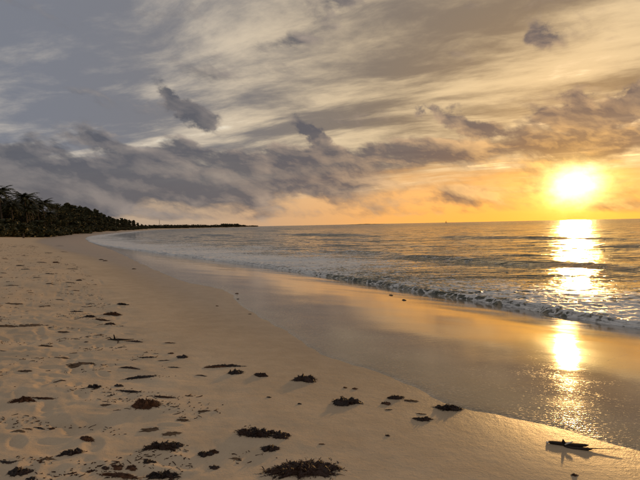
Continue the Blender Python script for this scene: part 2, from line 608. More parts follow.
if np.median(n0[:, 2]) < 0: ff = ff[:, ::-1]
me = mesh('swash_water', fv, np.ascontiguousarray(ff), True)
attr(me, 'from_edge', fe)
tag(link('swash_water', me, M['film']), kind='structure')

# ------------------------------------------------------------------ sea
aa = graded(-300, 6, 34, 30000, .07, 1.024)
bb = graded(2.0, 8.6, 17, 40000, .05, 1.024)
x, y, Fq = sheet(aa, bb)
d = sdist(x, y)
along = x * AX[0] + y * AX[1]
rng_ = np.hypot(x, y)
front = .45 * fbm(along * .12, along * 0, 3, 61) + .16 * fbm(along * .9, y * .02, 3, 63) - .1 - np.minimum(.008 * np.maximum(rng_ - 30, 0), 1.0)
q = d - front
keep = q > -.55
gz2 = prof(d)
fade = lambda L: ss(L * 30, L * 6, .0012 * rng_ * 30)      # keep only waves the sheet resolves
level = .05
bore = (.07 + .05 * fbm(along * .25, along * 0, 2, 65)) * ss(-.30, .10, q) * (.25 + .75 * np.exp(-np.maximum(q, 0) / 2.2))
chop = ss(-.35, .2, q) * (.036 * fbm(x * 2.6, y * 2.6, 4, 67, .62) * np.exp(-np.maximum(q, 0) / 3.5) + .012 * fbm(x * 1.7, y * 1.7, 3, 69) + .010 * fbm(x * 5.5, y * 5.5, 2, 68) * np.exp(-np.maximum(q, 0) / 1.2))
wd = d + 2.2 * fbm(along * .045, d * .03, 2, 71) + .5 * fbm(along * .25, d * .2, 2, 72)


def crest(dist0, width, height, gate):
    t = (wd - dist0) / width
    return height * gate * np.where(t < 0, np.exp(-(t * 1.7) ** 2), np.exp(-(t * .8) ** 2))


sw = crest(12.6, 1.5, .28, np.exp(-((along - 24.5) / 7.5) ** 2)) + crest(13.5, 1.3, .10, ss(-.2, .5, perlin(along * .08, along * 0, 81)))
sw += crest(23, 2.2, .30, ss(-.15, .55, perlin(along * .045, along * 0 + 2.2, 83)))
sw += crest(34, 2.8, .42, ss(-.25, .5, perlin(along * .030, along * 0 + 5.1, 85)))
sw += crest(52, 3.6, .45, ss(-.25, .5, perlin(along * .022, along * 0 + 1.1, 87)))
sw += crest(76, 4.5, .5, ss(-.25, .5, perlin(along * .017, along * 0 + 3.7, 89)))
sw += crest(108, 6, .6, ss(-.25, .5, perlin(along * .013, along * 0 + 4.4, 91)))
roll_ = (.10 * fbm(along * .05, wd * .16, 3, 93) + .05 * fbm(along * .22, wd * .5, 3, 95)) * ss(3, 14, d) * ss(500, 120, rng_)
roll_ += (.22 * fbm(along * .008, wd * .035, 2, 97)) * ss(60, 200, d) * ss(3000, 900, rng_)
z = np.maximum(gz2 - .04, -1) * (1 - ss(-.3, .05, q)) + level * ss(-.3, .05, q) + bore + chop + sw + roll_
foam = (1.06 * np.exp(-np.maximum(q - .1, 0) / (7.5 + 5 * ss(18, 40, along))) * (.75 + .5 * perlin(along * .09, d * .16, 99)) + .10 * ss(.1, .6, perlin(along * .05, wd * .22, 101)) * ss(60, 18, d)) * ss(-.55, -.25, q)
foam -= .24 * ss(.5, .05, q) * ss(30, 22, along) * (.6 + 1.1 * fbm(along * 2.3, d * 4.0, 3, 107))
foam += .50 * ss(16, 30, along) * np.exp(-np.maximum(q, 0) / 9)
foam = np.clip(foam + crest(12.2, .8, .22, 1) * ss(.1, .5, perlin(along * .12, along * 0, 103)), 0, 1)
idx = np.full(len(x), -1, np.int64)
kf = keep[Fq].all(1)
Fk = Fq[kf]
used = np.unique(Fk); idx[used] = np.arange(len(used))
me = mesh('sea', np.stack([x, y, z], 1)[used], np.ascontiguousarray(idx[Fk]), True)
attr(me, 'foam', foam[used]); attr(me, 'range', rng_[used])
tag(link('sea', me, M['sea']), kind='structure')


# ------------------------------------------------------------------ small mesh builders
class MB:
    def __init__(s): s.v = []; s.f = []

    def add(s, V, Fc):
        n = len(s.v); s.v += [tuple(p) for p in V]; s.f += [tuple(i + n for i in f) for f in Fc]

    def tube(s, pts, rad, n=6, cap=True):
        pts = [Vector(p) for p in pts]; V = []; Fc = []
        for i, p in enumerate(pts):
            t = (pts[min(i + 1, len(pts) - 1)] - pts[max(i - 1, 0)]).normalized()
            a = t.orthogonal().normalized() if abs(t.z) > .9 else t.cross(Vector((0, 0, 1))).normalized()
            b = t.cross(a)
            r = rad[i] if hasattr(rad, '__len__') else rad
            for k in range(n):
                w = 2 * math.pi * k / n
                V.append(p + (a * math.cos(w) + b * math.sin(w)) * r)
        for i in range(len(pts) - 1):
            for k in range(n):
                Fc.append((i * n + k, i * n + (k + 1) % n, (i + 1) * n + (k + 1) % n, (i + 1) * n + k))
        if cap:
            Fc.append(tuple(range(n))[::-1]); Fc.append(tuple((len(pts) - 1) * n + k for k in range(n)))
        s.add(V, Fc)

    def ribbon(s, pts, wid, side):
        V = []; n = len(pts)
        for i, p in enumerate(pts):
            w = wid * (1 - .75 * (i / (n - 1)) ** 2) * .5
            V += [p - side * w, p + side * w]
        s.add(V, [(2 * i, 2 * i + 1, 2 * i + 3, 2 * i + 2) for i in range(n - 1)])

    def dome(s, cx, cy, rx, ry, h, rot, seed, seg=14, rings=5, base=-.012):
        V = []; Fc = []
        c, sn = math.cos(rot), math.sin(rot)
        for r in range(rings):
            t = r / rings
            for k in range(seg):
                w = 2 * math.pi * k / seg
                rr = (1 - t) ** .6 * (1 + .35 * float(perlin(math.cos(w) * 1.3 + seed, math.sin(w) * 1.3 + t * 2, 3)))
                px, py = rx * rr * math.cos(w), ry * rr * math.sin(w)
                pz = base + (h - base) * t ** .8 * (1 + .4 * float(perlin(px / rx * 2 + seed, py / ry * 2, 7)))
                V.append((cx + px * c - py * sn, cy + px * sn + py * c, pz))
        V.append((cx, cy, h))
        for r in range(rings - 1):
            for k in range(seg):
                Fc.append((r * seg + k, r * seg + (k + 1) % seg, (r + 1) * seg + (k + 1) % seg, (r + 1) * seg + k))
        for k in range(seg): Fc.append(((rings - 1) * seg + k, (rings - 1) * seg + (k + 1) % seg, len(V) - 1))
        s.add(V, Fc)

    def build(s, name, m, parent=None, smooth=False):
        return link(name, mesh(name, s.v, s.f, smooth), m, parent)


def gz1(px, py): return float(ground_z(px, py)[0][0])


# ------------------------------------------------------------------ seaweed along the strandline
WEED = """-0.19,5.32,0.27,b 0.22,4.6,0.27,b -0.53,3.79,0.32,e -0.33,3.75,0.17,b -0.39,3.53,0.13,b -0.14,3.22,0.54,e -0.85,3.45,0.11,b -0.79,3.49,0.07,b -1.59,4.39,0.26,b -1.38,3.87,0.16,p -1.18,3.78,0.14,p -1.18,3.51,0.28,e -1.1,3.57,0.13,b -1.36,3.19,0.08,s -1.27,3.2,0.08,s -1.19,3.29,0.09,b -1.05,3.12,0.21,e -1.29,3.1,0.26,t -0.74,3.26,0.08,s -1.98,5.33,0.34,t -2.08,4.99,0.09,s -1.9,4.81,0.26,t -1.52,4.65,0.23,t -1.35,5.42,0.14,t -1.06,4.3,0.1,p -0.99,5.54,0.18,b -1.15,5.83,0.4,t -0.69,5.44,0.16,b 0.23,5.07,0.05,s 0.33,5.04,0.06,s -0.22,4.52,0.04,s -0.52,4.69,0.04,s -0.62,3.39,0.08,p -0.02,3.63,0.05,t -2.71,4.4,0.22,e -2.56,4.48,0.22,t -2.28,4.87,0.15,b -2.26,3.88,0.11,t -2.16,3.87,0.05,s -1.79,3.68,0.11,b -1.77,3.42,0.15,b -1.83,3.36,0.04,s -2.12,3.25,0.14,t -1.94,3.09,0.14,b -1.88,3.29,0.12,p -1.52,3.15,0.06,s -1.43,3.17,0.05,s -1.82,3.01,0.06,s -2.36,3.76,0.1,p -2.33,3.83,0.08,p -12.36,27.75,0.25,s -11.69,26.72,0.24,s -8.03,21.17,0.18,s -10.27,20.32,0.46,t -19.88,38.22,0.7,t -7.38,14.53,0.33,t -7.6,15.46,0.18,s -6.42,12.87,0.21,t -5.07,10.77,0.19,t -4.95,10.32,0.23,t -4.82,9.65,0.35,t -4.2,8.9,0.22,e -3.86,8.63,0.35,t -3.94,9.28,0.35,e -3.57,8.27,0.2,e -4.3,10.6,0.28,e -2.99,7.12,0.26,x -2.7,7.08,0.28,t -2.73,6.69,0.12,t -2.18,7.01,0.18,t -2.21,6.17,0.22,t -1.96,6.05,0.16,t -1.77,6.21,0.15,s -1.74,5.73,0.15,t -1.28,5.78,0.32,t -2.25,5.68,0.26,t -2.74,5.82,0.07,s -2.89,5.8,0.27,p -1.98,6.41,0.08,s -3.34,6.94,0.06,s -4,7.58,0.18,p -3.21,6.05,0.17,p -5,7.76,0.34,p -4.68,7.85,0.38,p -4.09,6.27,0.12,t 0.71,4.77,0.19,e 0.84,4.7,0.14,p 0.59,4.6,0.1,s 0.59,4.43,0.09,t 1.15,4.49,0.25,e 0.87,4.34,0.09,t 0.86,4.2,0.17,e 0.5,3.83,0.04,s 1.66,3.23,0.05,s -2.27,13.24,0.11,s -2.05,12.1,0.08,s -1.43,9.79,0.06,s -2.29,10.8,0.07,s 2.25,15.85,0.16,s 2.43,14.39,0.15,s -16.31,25.48,0.49,t -11.03,17.09,0.33,t -17.83,29.74,0.49,t -19.61,35.62,0.83,t -13.31,23.54,0.55,t -12.88,23.99,0.33,s -11.29,18.85,0.45,t -13.09,21.44,0.41,t -7.74,14.05,0.33,t -29.16,55.25,1.01,t -9.46,17.19,0.36,t -8.98,15.57,0.29,t -28.8,49.42,0.81,t -29.36,47.42,0.79,t -8.54,13.59,0.33,p -7.15,12.07,0.23,t -6.46,10.33,0.3,p -5.79,10.25,0.24,p -5.99,11.27,0.21,t -3.37,7.44,0.14,p -3.76,6.65,0.22,p -3.28,5.4,0.16,p -2.74,5.09,0.12,p -1.96,4.39,0.09,p -1.29,4.72,0.08,p -1.18,4.08,0.11,p"""
NAMED = {0: 'plump dark seaweed mound with a long shadow, alone on smooth sand',
         1: 'compact dark seaweed mound just above the swash edge, alone on smooth sand',
         2: 'large dark humped seaweed heap with smaller clumps beside it',
         3: 'rust tipped seaweed clump touching the end of a large humped heap',
         4: 'small frayed seaweed clump below a large humped heap',
         5: 'largest long seaweed heap with a raised frond, trailing across the sand',
         6: 'round dark seaweed ball, the larger of a touching pair',
         7: 'round dark seaweed ball, the smaller of a touching pair',
         8: 'dark seaweed mound with rusty end on trampled sand',
         9: 'pale bleached seaweed mound among dark clumps on trampled sand',
         10: 'pale flat seaweed mat beside a bleached mound',
         11: 'long low dark seaweed heap behind a bleached mound',
         12: 'dark seaweed lump at the end of a long low heap',
         15: 'dark tangled seaweed tuft above a branching heap',
         16: 'branching dark seaweed heap with spread fronds',
         17: 'straight stick like strand of dark seaweed',
         25: 'small dark seaweed mound beside a long thin seaweed strand',
         26: 'long thin seaweed strand with a thicker end on damp sand',
         27: 'small dark seaweed mound trailing a thin tip on damp sand',
         34: 'dark seaweed bar with a thin tail on open dry sand',
         35: 'thin dark seaweed strand continuing from a thicker bar',
         36: 'small dark humped seaweed clump on open dry sand',
         39: 'dark loop shaped seaweed clump on dry sand',
         40: 'ragged dark seaweed tuft with scattered bits around it',
         43: 'shaggy brown seaweed tuft with fine fronds',
         66: 'spiky twig of driftwood with an upright stub and side branches',
         86: 'dark arched seaweed bar with a pale tail near the swash edge',
         87: 'thin pale seaweed tail pointing to the swash edge',
         88: 'small dark seaweed button below an arched bar',
         90: 'straight dark seaweed bar lying against the swash edge',
         92: 'dark flat seaweed bar with ragged top on damp sand'}
SHARED = {'b': ('dark humped seaweed clump on the dry sand', 'humped seaweed clumps'),
          'e': ('dark elongated seaweed clump on the trampled dry sand', 'elongated seaweed clumps'),
          't': ('thin dark strand of seaweed lying flat on the sand', 'thin seaweed strands'),
          's': ('tiny dark tuft of seaweed on the sand', 'tiny seaweed tufts'),
          'p': ('sparse faded patch of half buried brown seaweed', 'faded seaweed patches')}


def weed_clump(x, y, w, kind, i):
    R = random.Random(100 + i)
    rot = R.uniform(-.25, .25); bend = R.uniform(-.35, .35)
    if kind == 'b': rx, ry, h, n = w * .44, w * .30, max(.018, min(w * .21, .055)), int(120 + w * 2600)
    elif kind == 'e': rx, ry, h, n = w * .42, w * .17, max(.015, min(w * .15, .055)), int(120 + w * 2300)
    elif kind == 't': rx, ry, h, n = w * .43, min(w * .085, .05), max(.007, min(w * .06, .026)), int(50 + min(w, .5) * 600)
    elif kind == 's': rx, ry, h, n = w * .48, w * .36, max(.010, w * .22), int(30 + min(w, .3) * 500)
    else: rx, ry, h, n = w * .52, w * .26, max(.004, min(w * .05, .016)), int(60 + min(w, .4) * 520)
    g0 = gz1(x, y)
    c, s = math.cos(rot), math.sin(rot)
    sd_ = i * 7.13
    seg_, rings = (40, 9) if kind in 'be' else (22, 5)
    k1 = 1.2 if kind in 'bs' else 2.2

    def outline(w_):
        return 1 + .55 * fbm(np.cos(w_) * k1 + sd_, np.sin(w_) * k1, 4, 3, .65)

    def height(u_, v_, t_):
        lump = .62 + .75 * fbm(u_ * 2.3 * k1 + sd_, v_ * 1.6 + 3, 2, 7) + .35 * fbm(u_ * 7 * k1 + sd_, v_ * 6, 2, 9)
        return h * np.clip(1 - t_ ** 2.4, 0, 1) ** .6 * np.clip(lump, .18, 1.6)

    def place(t_, w_):
        o_ = outline(w_)
        u_, v_ = t_ * np.cos(w_) * o_, t_ * np.sin(w_) * o_
        lx, ly = u_ * rx, v_ * ry + bend * rx * (u_ * u_ - .3) * (.8 if kind in 'et' else .2)
        return lx * c - ly * s, lx * s + ly * c, height(u_, v_, t_)
    tt, ww_ = np.meshgrid(1 - np.linspace(0, 1, rings + 1)[:-1] ** 1.3, np.linspace(0, 2 * np.pi, seg_, endpoint=False), indexing='ij')
    X_, Y_, Z_ = place(tt.ravel(), ww_.ravel())
    Z_ = Z_ - .010 * (tt.ravel() > .999)
    cx_, cy_, cz_ = place(np.zeros(1), np.zeros(1))
    V = np.vstack([np.stack([X_, Y_, Z_], 1), [[cx_[0], cy_[0], cz_[0]]]])
    Fc = []
    for r_ in range(rings - 1):
        for k in range(seg_): Fc.append((r_ * seg_ + k, r_ * seg_ + (k + 1) % seg_, (r_ + 1) * seg_ + (k + 1) % seg_, (r_ + 1) * seg_ + k))
    for k in range(seg_): Fc.append(((rings - 1) * seg_ + k, (rings - 1) * seg_ + (k + 1) % seg_, len(V) - 1))
    mb = MB()
    mb.add(V.tolist(), Fc)
    sc_ = min(max(w / .25, .35), 1.5) if w < .5 else min(1.0 + w * .8, 2.4)
    g_ = np.random.default_rng(i + 5)
    tr_ = np.sqrt(g_.random(n)) * (1.06 if kind != 'p' else 1.0); aw = g_.random(n) * 2 * np.pi
    PX, PY, PZ = place(tr_, aw)
    if kind == 'p': keep_ = fbm(PX * 30 + sd_, PY * 60, 2, 3) > -.05
    for k in range(n):
        if kind == 'p' and not keep_[k] and k > 3: continue
        out = aw[k] + R.uniform(-1.1, 1.1)
        L = R.uniform(.008, .022) * sc_ * (2.2 if R.random() < .05 else 1.0); lift = R.uniform(-.1, .8) * (.7 if kind in 'bes' else .25)
        p = Vector((PX[k], PY[k], max(PZ[k] - .002, 0)))
        dr = Vector((math.cos(out + rot), math.sin(out + rot), lift))
        side = Vector((-math.sin(out + rot), math.cos(out + rot), R.uniform(-.8, .8))).normalized()
        pts = []
        for j in range(3):
            pts.append(p.copy())
            p = p + dr.normalized() * L / 2
            dr.z -= R.uniform(.3, .9); dr.x += R.uniform(-.6, .6); dr.y += R.uniform(-.6, .6)
            p.z = max(p.z, .0015)
        mb.ribbon(pts, R.uniform(.0028, .0055) * max(.7, sc_), side)
    V = np.array(mb.v)                                           # let the mesh follow the sand under it
    zz, _ = ground_z(V[:, 0] + x, V[:, 1] + y)
    V[:, 2] += (zz - g0)
    mb.v = [tuple(p) for p in V]
    mk = M['weed_pale'] if kind == 'p' else (M['weed_rust'] if R.random() < .35 else M['weed'])
    o = mb.build('seaweed_clump', mk)
    o.location = (x, y, g0)
    return o


def twig(x, y, w, i):
    root = bpy.data.objects.new('driftwood_twig', None); col.objects.link(root)
    g0 = gz1(x, y); root.location = (x, y, g0)
    a = MB(); a.tube([(-w * .5, .01, .008), (-w * .2, 0, .012), (w * .1, -.01, .014), (w * .5, .0, .008), (w * .95, .03, .004)], [.006, .012, .015, .010, .004], 7)
    a.build('stem', M['wood'], root, True)
    a = MB(); a.tube([(-.02, 0, .005), (-.025, .0, .05), (-.04, .01, .085)], [.016, .011, .004], 6); a.build('branch', M['wood'], root, True)
    a = MB(); a.tube([(.02, 0, .010), (.07, -.10, .010), (.11, -.22, .006)], [.010, .008, .003], 6); a.build('branch', M['wood'], root, True)
    a = MB(); a.tube([(-.06, 0, .010), (-.12, .06, .03), (-.2, .09, .012)], [.009, .007, .003], 6); a.build('branch', M['wood'], root, True)
    return root


for i, t in enumerate(WEED.split()):
    wx, wy, ww, kd = t.split(','); wx, wy, ww = float(wx), float(wy), float(ww)
    if kd == 'x':
        tag(twig(wx, wy, ww, i), NAMED[i], 'driftwood'); continue
    o = weed_clump(wx, wy, ww, kd, i)
    if i in NAMED: tag(o, NAMED[i], 'seaweed', 'seaweed washed up along the strandline')
    else: tag(o, SHARED[kd][0], 'seaweed', SHARED[kd][1])

# loose litter of weed crumbs: too many and too small to count
mb = MB(); R = random.Random(77)
spots = []
for k in range(26000):
    yy = 2.7 + 55 * R.random() ** 2.3
    line = R.choice((-3.0, -2.2, -1.2, -.35, .4)) + R.gauss(0, .55)
    spots.append((-.47 * yy + .35 + line * (1 + yy * .05), yy))
sp = np.array(spots)
cl = fbm(sp[:, 0] * 1.1 + .8 * perlin(sp[:, 0] * .7, sp[:, 1] * .7, 4), sp[:, 1] * 1.9, 4, 121, .6)
sz, sd = ground_z(sp[:, 0], sp[:, 1])
for (xx, yy), zz, dd, cc in zip(spots, sz, sd, cl):
    if dd > -11.3 or dd < -21 or cc < .30: continue
    big = 1 + yy * .055
    L = R.uniform(.004, .010) * big * (3.5 if R.random() < .22 else 1); wd_ = R.uniform(.0014, .0034) * big; a = R.gauss(.15, .6)
    dx, dy = math.cos(a), math.sin(a)
    P = []; q_ = Vector((xx - dx * L, yy - dy * L, 0))
    cur = R.uniform(-.8, .8)
    for j in range(4):
        P.append(q_.copy()); a += cur * .6; q_ = q_ + Vector((math.cos(a), math.sin(a), 0)) * L * .66
    V = []
    for j, p_ in enumerate(P):
        wj = wd_ * (.4, 1, .9, .3)[j]; hz_ = zz + R.uniform(.001, .005)
        V += [(p_.x + dy * wj, p_.y - dx * wj, zz - .002), (p_.x, p_.y, hz_ + wd_ * .6), (p_.x - dy * wj, p_.y + dx * wj, zz - .002)]
    mb.add(V, [f for j in range(3) for f in ((3 * j, 3 * j + 3, 3 * j + 4, 3 * j + 1), (3 * j + 1, 3 * j + 4, 3 * j + 5, 3 * j + 2))])
lit_ = mb.build('strandline_litter', M['weed_rust'])
tag(lit_, 'brown crumbs of seaweed scattered along the dry sand', 'litter', kind='stuff')

# ------------------------------------------------------------------ split dark driftwood by the edge of the water
dw = bpy.data.objects.new('driftwood', None); col.objects.link(dw)
DX, DY = 1.86, 3.70
g0 = gz1(DX, DY); dw.location = (DX, DY, g0); dw.rotation_euler = (0, 0, math.radians(-14))


def slab(L, W, H, z0, y0, x0, bow, taper, seedv, n=14):
    """a long bowed half-shell, thick in the middle"""
    V = []; Fc = []; m = 8
    for i in range(n):
        t = i / (n - 1); u = t * 2 - 1
        w = W * (1 - abs(u) ** 3.2) ** .6 * (1 - taper * t) + .004
        hh = H * (1 - abs(u) ** 4) ** .5 + .004
        cz = z0 + bow * (u * u) + .002 * math.sin(7 * t + seedv)
        cy = y0 + .006 * math.sin(3 * t + seedv)
        for k in range(m):
            a = 2 * math.pi * k / m
            rr = 1 + .13 * math.sin(a * 3 + t * 9 + seedv)
            zz = math.sin(a) * hh * rr
            if math.sin(a) > .2: zz *= .62                      # flattened, slightly hollow top
            V.append((x0 + u * L * .5, cy + math.cos(a) * w * rr, cz + zz))
    for i in range(n - 1):
        for k in range(m): Fc.append((i * m + k, i * m + (k + 1) % m, (i + 1) * m + (k + 1) % m, (i + 1) * m + k))
    Fc.append(tuple(range(m))); Fc.append(tuple((n - 1) * m + k for k in range(m))[::-1])
    b = MB(); b.add(V, Fc); return b


slab(.29, .028, .009, .010, .014, -.005, .004, .25, .4).build('upper_shell', M['wood'], dw, True)
slab(.19, .020, .006, .003, -.026, .058, .002, .1, 2.1).build('lower_shell', M['wood'], dw, True)
b = MB(); b.tube([(-.03, -.014, .014), (-.012, -.006, .022), (.012, .010, .024), (.034, .024, .028)], [.004, .006, .006, .003], 6); b.build('pale_strip', M['pale'], dw, True)
b = MB(); b.tube([(-.030, .012, .010), (-.034, .016, .026), (-.036, .02, .042)], [.013, .011, .004], 6); b.build('stub', M['wood'], dw, True)
b = MB(); b.tube([(.13, -.020, .004), (.2, -.005, .004), (.28, .004, .004), (.36, .02, .003)], [.005, .003, .0025, .0015], 5); b.build('stem', M['wood'], dw, True)
b = MB(); b.tube([(-.143, .010, .012), (-.153, .006, .012), (-.158, .002, .010)], [.010, .009, .003], 6); b.build('pale_end', M['pale'], dw, True)
tag(dw, 'split dark piece of driftwood with a pale strip across it beside the water edge', 'driftwood')


# ------------------------------------------------------------------ trees
def leaf_cloud(blobs, n, size, seed, flat=.5):
    """leaf-sized quads spread over and through a set of ellipsoids"""
    g = np.random.default_rng(seed)
    w = np.array([b[3] * b[4] for b in blobs]); w = w / w.sum()
    k = g.choice(len(blobs), n, p=w)
    B = np.array(blobs)[k]
    v = g.normal(size=(n, 3)); v /= np.linalg.norm(v, axis=1)[:, None]
    r = g.random(n) ** .45
    c = B[:, :3] + v * np.stack([B[:, 3], B[:, 3], B[:, 4]], 1) * r[:, None]
    t = g.normal(size=(n, 3)); t[:, 2] *= flat; t /= np.linalg.norm(t, axis=1)[:, None]
    u = np.cross(t, g.normal(size=(n, 3))); u /= np.linalg.norm(u, axis=1)[:, None]
    s = size * g.uniform(.6, 1.4, n)[:, None]
    V = np.stack([c - t * s, c + u * s * .45, c + t * s, c - u * s * .45], 1).reshape(-1, 3)
    return V, np.arange(n * 4).reshape(n, 4)


def tree_variant(kind, seed):
    """unit tree, 10 m tall: (crown mesh, trunk mesh)"""
    R = random.Random(seed); tr = MB()
    if kind == 'pine':                      # feathery, layered
        blobs = []
        for k in range(26):
            t = k / 25; a = R.uniform(0, 6.3); rr = (1 - t * .86) ** .6 * 2.2 + .2
            off = rr * R.uniform(.25, .75)
            blobs.append((math.cos(a) * off, math.sin(a) * off, 2.0 + t * 7.4, rr * R.uniform(.28, .46) + .16, R.uniform(.40, .85)))
            tr.tube([(0, 0, 1.7 + t * 7.0), (math.cos(a) * off, math.sin(a) * off, 2.1 + t * 7.4)], [.07, .02], 4)
        V, Fq_ = leaf_cloud(blobs, 3600, .30, seed, 1.0)
        tr.tube([(0, 0, -.5), (.05, .05, 3), (.0, .1, 6), (.05, .0, 9.4)], [.24, .19, .12, .03], 7)
    elif kind == 'leafy':
        blobs = []
        for k in range(17):
            a = R.uniform(0, 6.3); off = 2.7 * math.sqrt(R.random()); zz = R.uniform(2.2, 9.0)
            off *= .55 + .45 * math.sin(math.pi * min(1, max(0, (zz - 1) / 8.5)))
            blobs.append((math.cos(a) * off, math.sin(a) * off, zz, R.uniform(.8, 1.4), R.uniform(.6, 1.05)))
            tr.tube([(0, 0, 1.5 + R.uniform(0, 2.5)), (math.cos(a) * off * .6, math.sin(a) * off * .6, zz * .8), (math.cos(a) * off, math.sin(a) * off, zz)], [.10, .06, .02], 4)
        V, Fq_ = leaf_cloud(blobs, 4200, .30, seed, .6)
        tr.tube([(0, 0, -.5), (.1, .05, 2), (.0, .15, 4.5), (.1, .1, 7)], [.30, .24, .16, .05], 7)
    elif kind == 'lollipop':                # bare stem, round head
        blobs = []
        for k in range(10):
            a = R.uniform(0, 6.3); off = 1.6 * math.sqrt(R.random())
            blobs.append((math.cos(a) * off, math.sin(a) * off, R.uniform(6.6, 9.3), R.uniform(.7, 1.1), R.uniform(.5, .8)))
            tr.tube([(0, 0, 5.2), (math.cos(a) * off, math.sin(a) * off, blobs[-1][2])], [.08, .02], 4)
        V, Fq_ = leaf_cloud(blobs, 1300, .22, seed, .6)
        tr.tube([(0, 0, -.5), (.15, 0, 2.5), (.05, .1, 5.2), (.1, 0, 7.5)], [.20, .15, .12, .05], 7)
    elif kind == 'shrub':                   # 10 units across is scaled down
        blobs = []
        for k in range(12):
            a = R.uniform(0, 6.3); off = 5 * math.sqrt(R.random())
            blobs.append((math.cos(a) * off, math.sin(a) * off, R.uniform(1.2, 7.5) * (1 - off / 9), R.uniform(1.6, 2.6), R.uniform(1.3, 2.2)))
            tr.tube([(0, 0, -.5), (math.cos(a) * off * .8, math.sin(a) * off * .8, blobs[-1][2])], [.18, .05], 4)
        V, Fq_ = leaf_cloud(blobs, 2200, .75, seed, .7)
    return mesh(kind + '_crown', V, Fq_), mesh(kind + '_trunk', tr.v, tr.f, True)


def palm_variant(seed):
    R = random.Random(seed); tr = MB()
    lean = R.uniform(-.9, .9); ly = R.uniform(-.5, .5)
    P = [(lean * t * t, ly * t * t, t * 9.0 - .4 * (t == 0)) for t in (0, .2, .4, .6, .8, 1.0)]
    tr.tube(P, [.26, .19, .16, .145, .135, .12], 8)
    top = Vector(P[-1]); fr = []
    for k in range(30):
        f = MB()
        a = k * 2.39996 + R.uniform(-.2, .2); up = 1.15 - 1.45 * (k / 29) + R.uniform(-.12, .12)
        L = R.uniform(3.0, 4.0); p = top.copy(); dr = Vector((math.cos(a), math.sin(a), up)).normalized()
        side = Vector((-math.sin(a), math.cos(a), 0)); pts = []
        for j in range(9):
            pts.append(p.copy()); p = p + dr * L / 8; dr.z -= .10 + .05 * j * .3; dr.normalize()
        f.ribbon(pts, .09, side)
        for j in range(1, 9):
            for q_ in (0, .5):
                base = pts[j - 1].lerp(pts[j], q_ + .25)
                ll = .78 * math.sin(math.pi * min(1, (j + q_) / 9.4) ** .7) + .12
                ax = (pts[j] - pts[j - 1]).normalized()
                for sg in (-1, 1):
                    tip = base + (side * sg * .72 + ax * .55 + Vector((0, 0, -.38 + R.uniform(-.2, .2)))).normalized() * ll
                    w = ax * .13
                    f.add([base - w, base + w, tip], [(0, 1, 2)])
        fr.append(mesh('frond', f.v, f.f))
    nut = MB()
    for k in range(7):
        a = R.uniform(0, 6.3); c_ = top + Vector((math.cos(a) * .13, math.sin(a) * .13, -.20 + R.uniform(-.1, .1)))
        nut.tube([c_ + Vector((0, 0, .14)), c_ + Vector((0, 0, .06)), c_ - Vector((0, 0, .07)), c_ - Vector((0, 0, .15))], [.03, .12, .12, .03], 6)
    return mesh('palm_trunk', tr.v, tr.f, True), fr, mesh('coconut_bunch', nut.v, nut.f, True)


VAR = {}
MATK = {'pine': 'needle', 'leafy': 'leaf', 'lollipop': 'leaf', 'shrub': 'leaf'}


def plant(name, kind, px, dist, h, label, cat, group=None, seed=0, wide=1.0):
    x = (px - 320) / 493.0 * dist; y = dist
    key = (kind, seed % 4)
    if key not in VAR: VAR[key] = tree_variant(kind, 200 + sum(map(ord, kind)) + key[1] * 7)
    cr, tk = VAR[key]
    root = bpy.data.objects.new(name, None); col.objects.link(root)
    root.location = (x, y, gz1(x, y) - .05); s = h / 10
    root.scale = (s * wide, s * wide, s); root.rotation_euler = (0, 0, seed * 1.7)
    link('crown', cr, M[MATK[kind]], root); link('stems' if kind == 'shrub' else 'trunk', tk, M['bark'], root)
    tag(root, label, cat, group)
    return root


PV = [palm_variant(s) for s in (3, 8, 15)]


def palm(px, dist, h, label, seed, group=None):
    x = (px - 320) / 493.0 * dist; y = dist
    tk, fr, nut = PV[seed % 3]
    root = bpy.data.objects.new('coconut_palm', None); col.objects.link(root)
    root.location = (x, y, gz1(x, y) - .05); root.scale = (h / 11.1,) * 3; root.rotation_euler = (0, 0, seed * 2.1)
    link('trunk', tk, M['bark'], root); link('coconut_bunch', nut, M['bark'], root)
    for f in fr: link('frond', f, M['frond'], root)
    tag(root, label, 'palm tree', group)


GP = 'coconut palms at the back of the beach'
palm(3, 118, 12.6, 'tallest coconut palm with a ragged crown at the thick end of the treeline', 0, GP)
palm(-9, 112, 12.2, 'coconut palm with hanging fronds beyond the tallest palm', 1, GP)
palm(10, 126, 9.6, 'shorter coconut palm leaning in front of the tallest palm', 2, GP)
palm(28, 130, 12.4, 'tall coconut palm with a wide star shaped crown above the bushes', 4, GP)
palm(35, 138, 11.2, 'coconut palm whose crown overlaps the wide star shaped one', 5, GP)
palm(45.5, 150, 12.0, 'slender lone coconut palm standing clear between palms and round tree', 6, GP)
for px_, ds_, h_, s_ in ((-3, 126, 10.4, 3), (7, 134, 11.2, 8), (14, 120, 8.8, 9), (23, 138, 10.2, 10), (32, 126, 8.6, 11), (40, 146, 10.0, 12), (52, 160, 8.6, 13)):
    palm(px_, ds_, h_, 'bushy coconut palm crowded among the other palms', s_, GP)
palm(18, 142, 10.8, 'coconut palm half hidden between the taller palms', 7, GP)
plant('round_tree', 'lollipop', 57, 172, 12.2, 'round headed tree on a bare stem beside the slender palm', 'tree', seed=1, wide=1.15)

